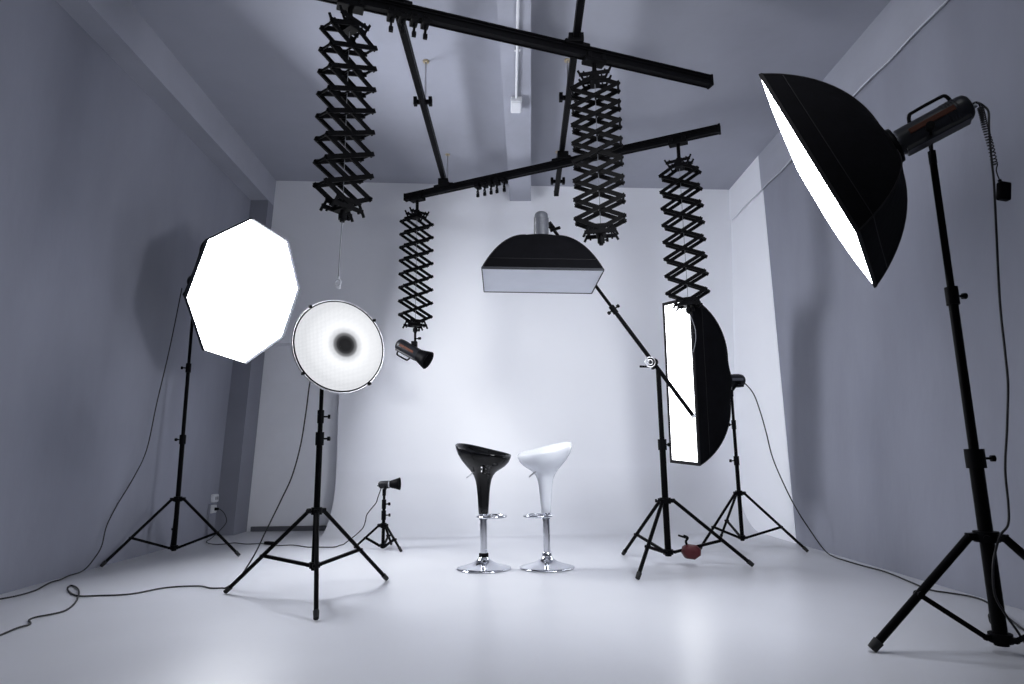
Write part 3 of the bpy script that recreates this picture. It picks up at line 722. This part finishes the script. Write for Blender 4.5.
cord('lamp_cable', 'thin black cord from the small spotlight across the back floor to the wall outlet',
 [(-1.13, 6.06, .55), (-1.159, 6.071, .472), (-1.181, 6.093, .416), (-1.23, 6.114, .36), (-1.273, 6.136, .304), (-1.288, 6.157, .248), (-1.32, 6.2, .18), (-1.40, 6.28, .11), (-1.50, 6.38, .04), (-1.545, 6.40, .008), (-1.57, 6.35, .006), (-1.60, 6.23, .006), (-1.77, 6.254, .006), (-1.858, 6.264, .006), (-2.043, 6.42, .006), (-2.195, 6.41, .006), (-2.379, 6.56, .006), (-2.547, 6.548, .006), (-2.701, 6.65, .006), (-2.78, 6.56, .006), (-2.90, 6.585, .006), (-3.03, 6.75, .008), (-3.07, 6.95, .02), (-3.06, 7.15, .09), (-3.05, 7.25, .16), (-3.075, 7.25, .24), (-3.105, 7.21, .29), (-3.13, 7.20, .30)], .0045)
t = MB().box((-2.30, 6.51, .016), (.12, .05, .03), -.6).build('cord_adapter', 'blackp', None, .006); tag(t, 'small black adapter on the thin cord on the back floor', 'adapter')
cord('lamp_cable', 'black power cord drooping from the strip softbox and running along the right wall',
 [(2.255, 5.96, 1.51), (2.30, 5.90, 1.50), (2.318, 5.725, 1.377), (2.346, 5.67, 1.208), (2.362, 5.615, 1.017), (2.38, 5.56, .783), (2.445, 5.49, .517), (2.50, 5.42, .333), (2.575, 5.40, .19), (2.635, 5.38, .08), (2.665, 5.33, .02), (2.67, 5.25, .006), (2.653, 5.117, .006), (2.657, 4.818, .006), (2.674, 4.57, .006), (2.628, 4.249, .006), (2.584, 3.971, .006), (2.64, 3.868, .006), (2.69, 3.769, .006), (2.667, 3.608, .006), (2.426, 3.078, .006), (2.311, 2.805, .006), (2.25, 2.5, .006)], .0048)
cord('lamp_cable', 'black power cord hanging from the big softbox strobe in the right foreground',
 [(2.15, 2.582, 2.378), (2.17, 2.578, 2.388), (2.164, 2.562, 2.376), (2.197, 2.589, 2.39), (2.222, 2.6, 2.385), (2.234, 2.591, 2.348), (2.216, 2.582, 2.259), (2.198, 2.574, 2.095), (2.185, 2.565, 1.994), (2.16, 2.557, 1.816), (2.114, 2.547, 1.456), (2.096, 2.539, 1.24), (2.102, 2.558, 1.096), (2.116, 2.616, 0.914), (2.121, 2.663, 0.752), (2.139, 2.697, 0.603), (2.127, 2.7, 0.522), (2.081, 2.695, 0.475), (2.034, 2.69, 0.373), (2.021, 2.69, 0.252), (2.048, 2.689, 0.18), (2.09, 2.69, 0.11), (2.17, 2.75, 0.04), (2.235, 2.75, 0.006), (2.3, 2.68, 0.006), (2.4, 2.5, 0.006)], .0048)
# coiled sync cord and receiver
t = thing('radio_receiver', 'small black receiver box dangling on a coiled cord beside the big strobe', 'receiver', (2.23, 2.576, 1.925))
P = [V(p) for p in [(2.144, 2.539, 2.366), (2.182, 2.576, 2.38), (2.197, 2.585, 2.339), (2.201, 2.585, 2.274), (2.205, 2.576, 2.182), (2.21, 2.576, 2.081)]]
Q = catmull(P, 40); hel = []
for i, p in enumerate(Q):
    f = i / len(Q)
    if f < .28: hel.append(p); continue
    a_ = f * 2 * pi * 34; hel.append(p + V((cos(a_) * .011, sin(a_) * .011, 0)))
hel += [V((2.213, 2.576, 2.054)), V((2.223, 2.576, 2.003))]
MB().tube(catmull(hel, 3), .0026, 6).build('coiled_cord', 'cord', t)
MB(Matrix.Translation((2.232, 2.576, 1.957)) @ Matrix.Rotation(radians(10), 4, 'Y')).box((0, 0, 0), (.052, .03, .085)).build('receiver_box', 'blackp', t, .008, segs=3)
MB().cyl((2.224, 2.576, 1.994), (2.221, 2.576, 2.012), .007, n=10).build('plug', 'blackp', t)
# loose lead under the right-hand pantograph
tag(MB().tube([(1.670, 5.393, 2.09), (1.672, 5.385, 2.05), (1.685, 5.36, 1.99), (1.70, 5.34, 1.90), (1.695, 5.335, 1.80), (1.668, 5.335, 1.70)], .0035, 8, 6).build('loose_lead', 'greycord'), 'short grey lead dangling from the right-hand pantograph over the strip softbox', 'cord')

# ------------------------------------------------------------------ light inside the small spotlight, world, camera
ld = bpy.data.lights.new('background_spot', 'SPOT'); ld.energy = 22; ld.spot_size = radians(100); ld.spot_blend = 1.; ld.color = LC; ld.shadow_soft_size = .04
lo = bpy.data.objects.new('background_spot', ld); col.objects.link(lo); lo.location = (CG[0] + .20, CG[1] - .01, .595)
lo.rotation_euler = V((.80, .58, .12)).to_track_quat('-Z', 'Y').to_euler()

al = bpy.data.lights.new('backdrop_fill', 'AREA'); al.shape = 'RECTANGLE'; al.size = 2.2; al.size_y = 1.0; al.energy = 22; al.spread = radians(105); al.color = (.95, .97, 1.)  # added fill light out of view, lifts the brightness of the backdrop
ao = bpy.data.objects.new('backdrop_fill', al); col.objects.link(ao); ao.location = (.7, 1.7, 3.9)
ao.rotation_euler = (V((1.0, 7.2, 2.1)) - V(ao.location)).to_track_quat('-Z', 'Y').to_euler()
w = bpy.data.worlds.new('studio_world'); sc.world = w; w.use_nodes = True
w.node_tree.nodes['Background'].inputs['Color'].default_value = (.5, .55, .65, 1); w.node_tree.nodes['Background'].inputs['Strength'].default_value = .05

def cam_axes(p, y, r):
    f = V((sin(y) * cos(p), cos(y) * cos(p), sin(p))); r0 = V((cos(y), -sin(y), 0)); u0 = r0.cross(f)
    return r0 * cos(r) + u0 * sin(r), -r0 * sin(r) + u0 * cos(r), f
rt, up, fw = cam_axes(radians(10.33), radians(1.083), radians(-.71))
cd = bpy.data.cameras.new('camera'); cam = bpy.data.objects.new('camera', cd); col.objects.link(cam)
mm = Matrix((rt, up, -fw)).transposed().to_4x4(); mm.translation = (0, 0, .83); cam.matrix_world = mm
cd.sensor_width = 36; cd.lens = 628 / 1024 * 36; cd.clip_start = .05
sc.camera = cam
sc.view_settings.view_transform = 'Standard'; sc.view_settings.look = 'None'; sc.view_settings.exposure = .35; sc.view_settings.gamma = 1.
sc.view_settings.use_curve_mapping = True
cm = sc.view_settings.curve_mapping; cu = cm.curves[3]
for p in ((.25, .225), (.70, .745)): cu.points.new(*p)
cm.update()
sc.cycles.max_bounces = 10; sc.cycles.diffuse_bounces = 6; sc.cycles.sample_clamp_indirect = 6.
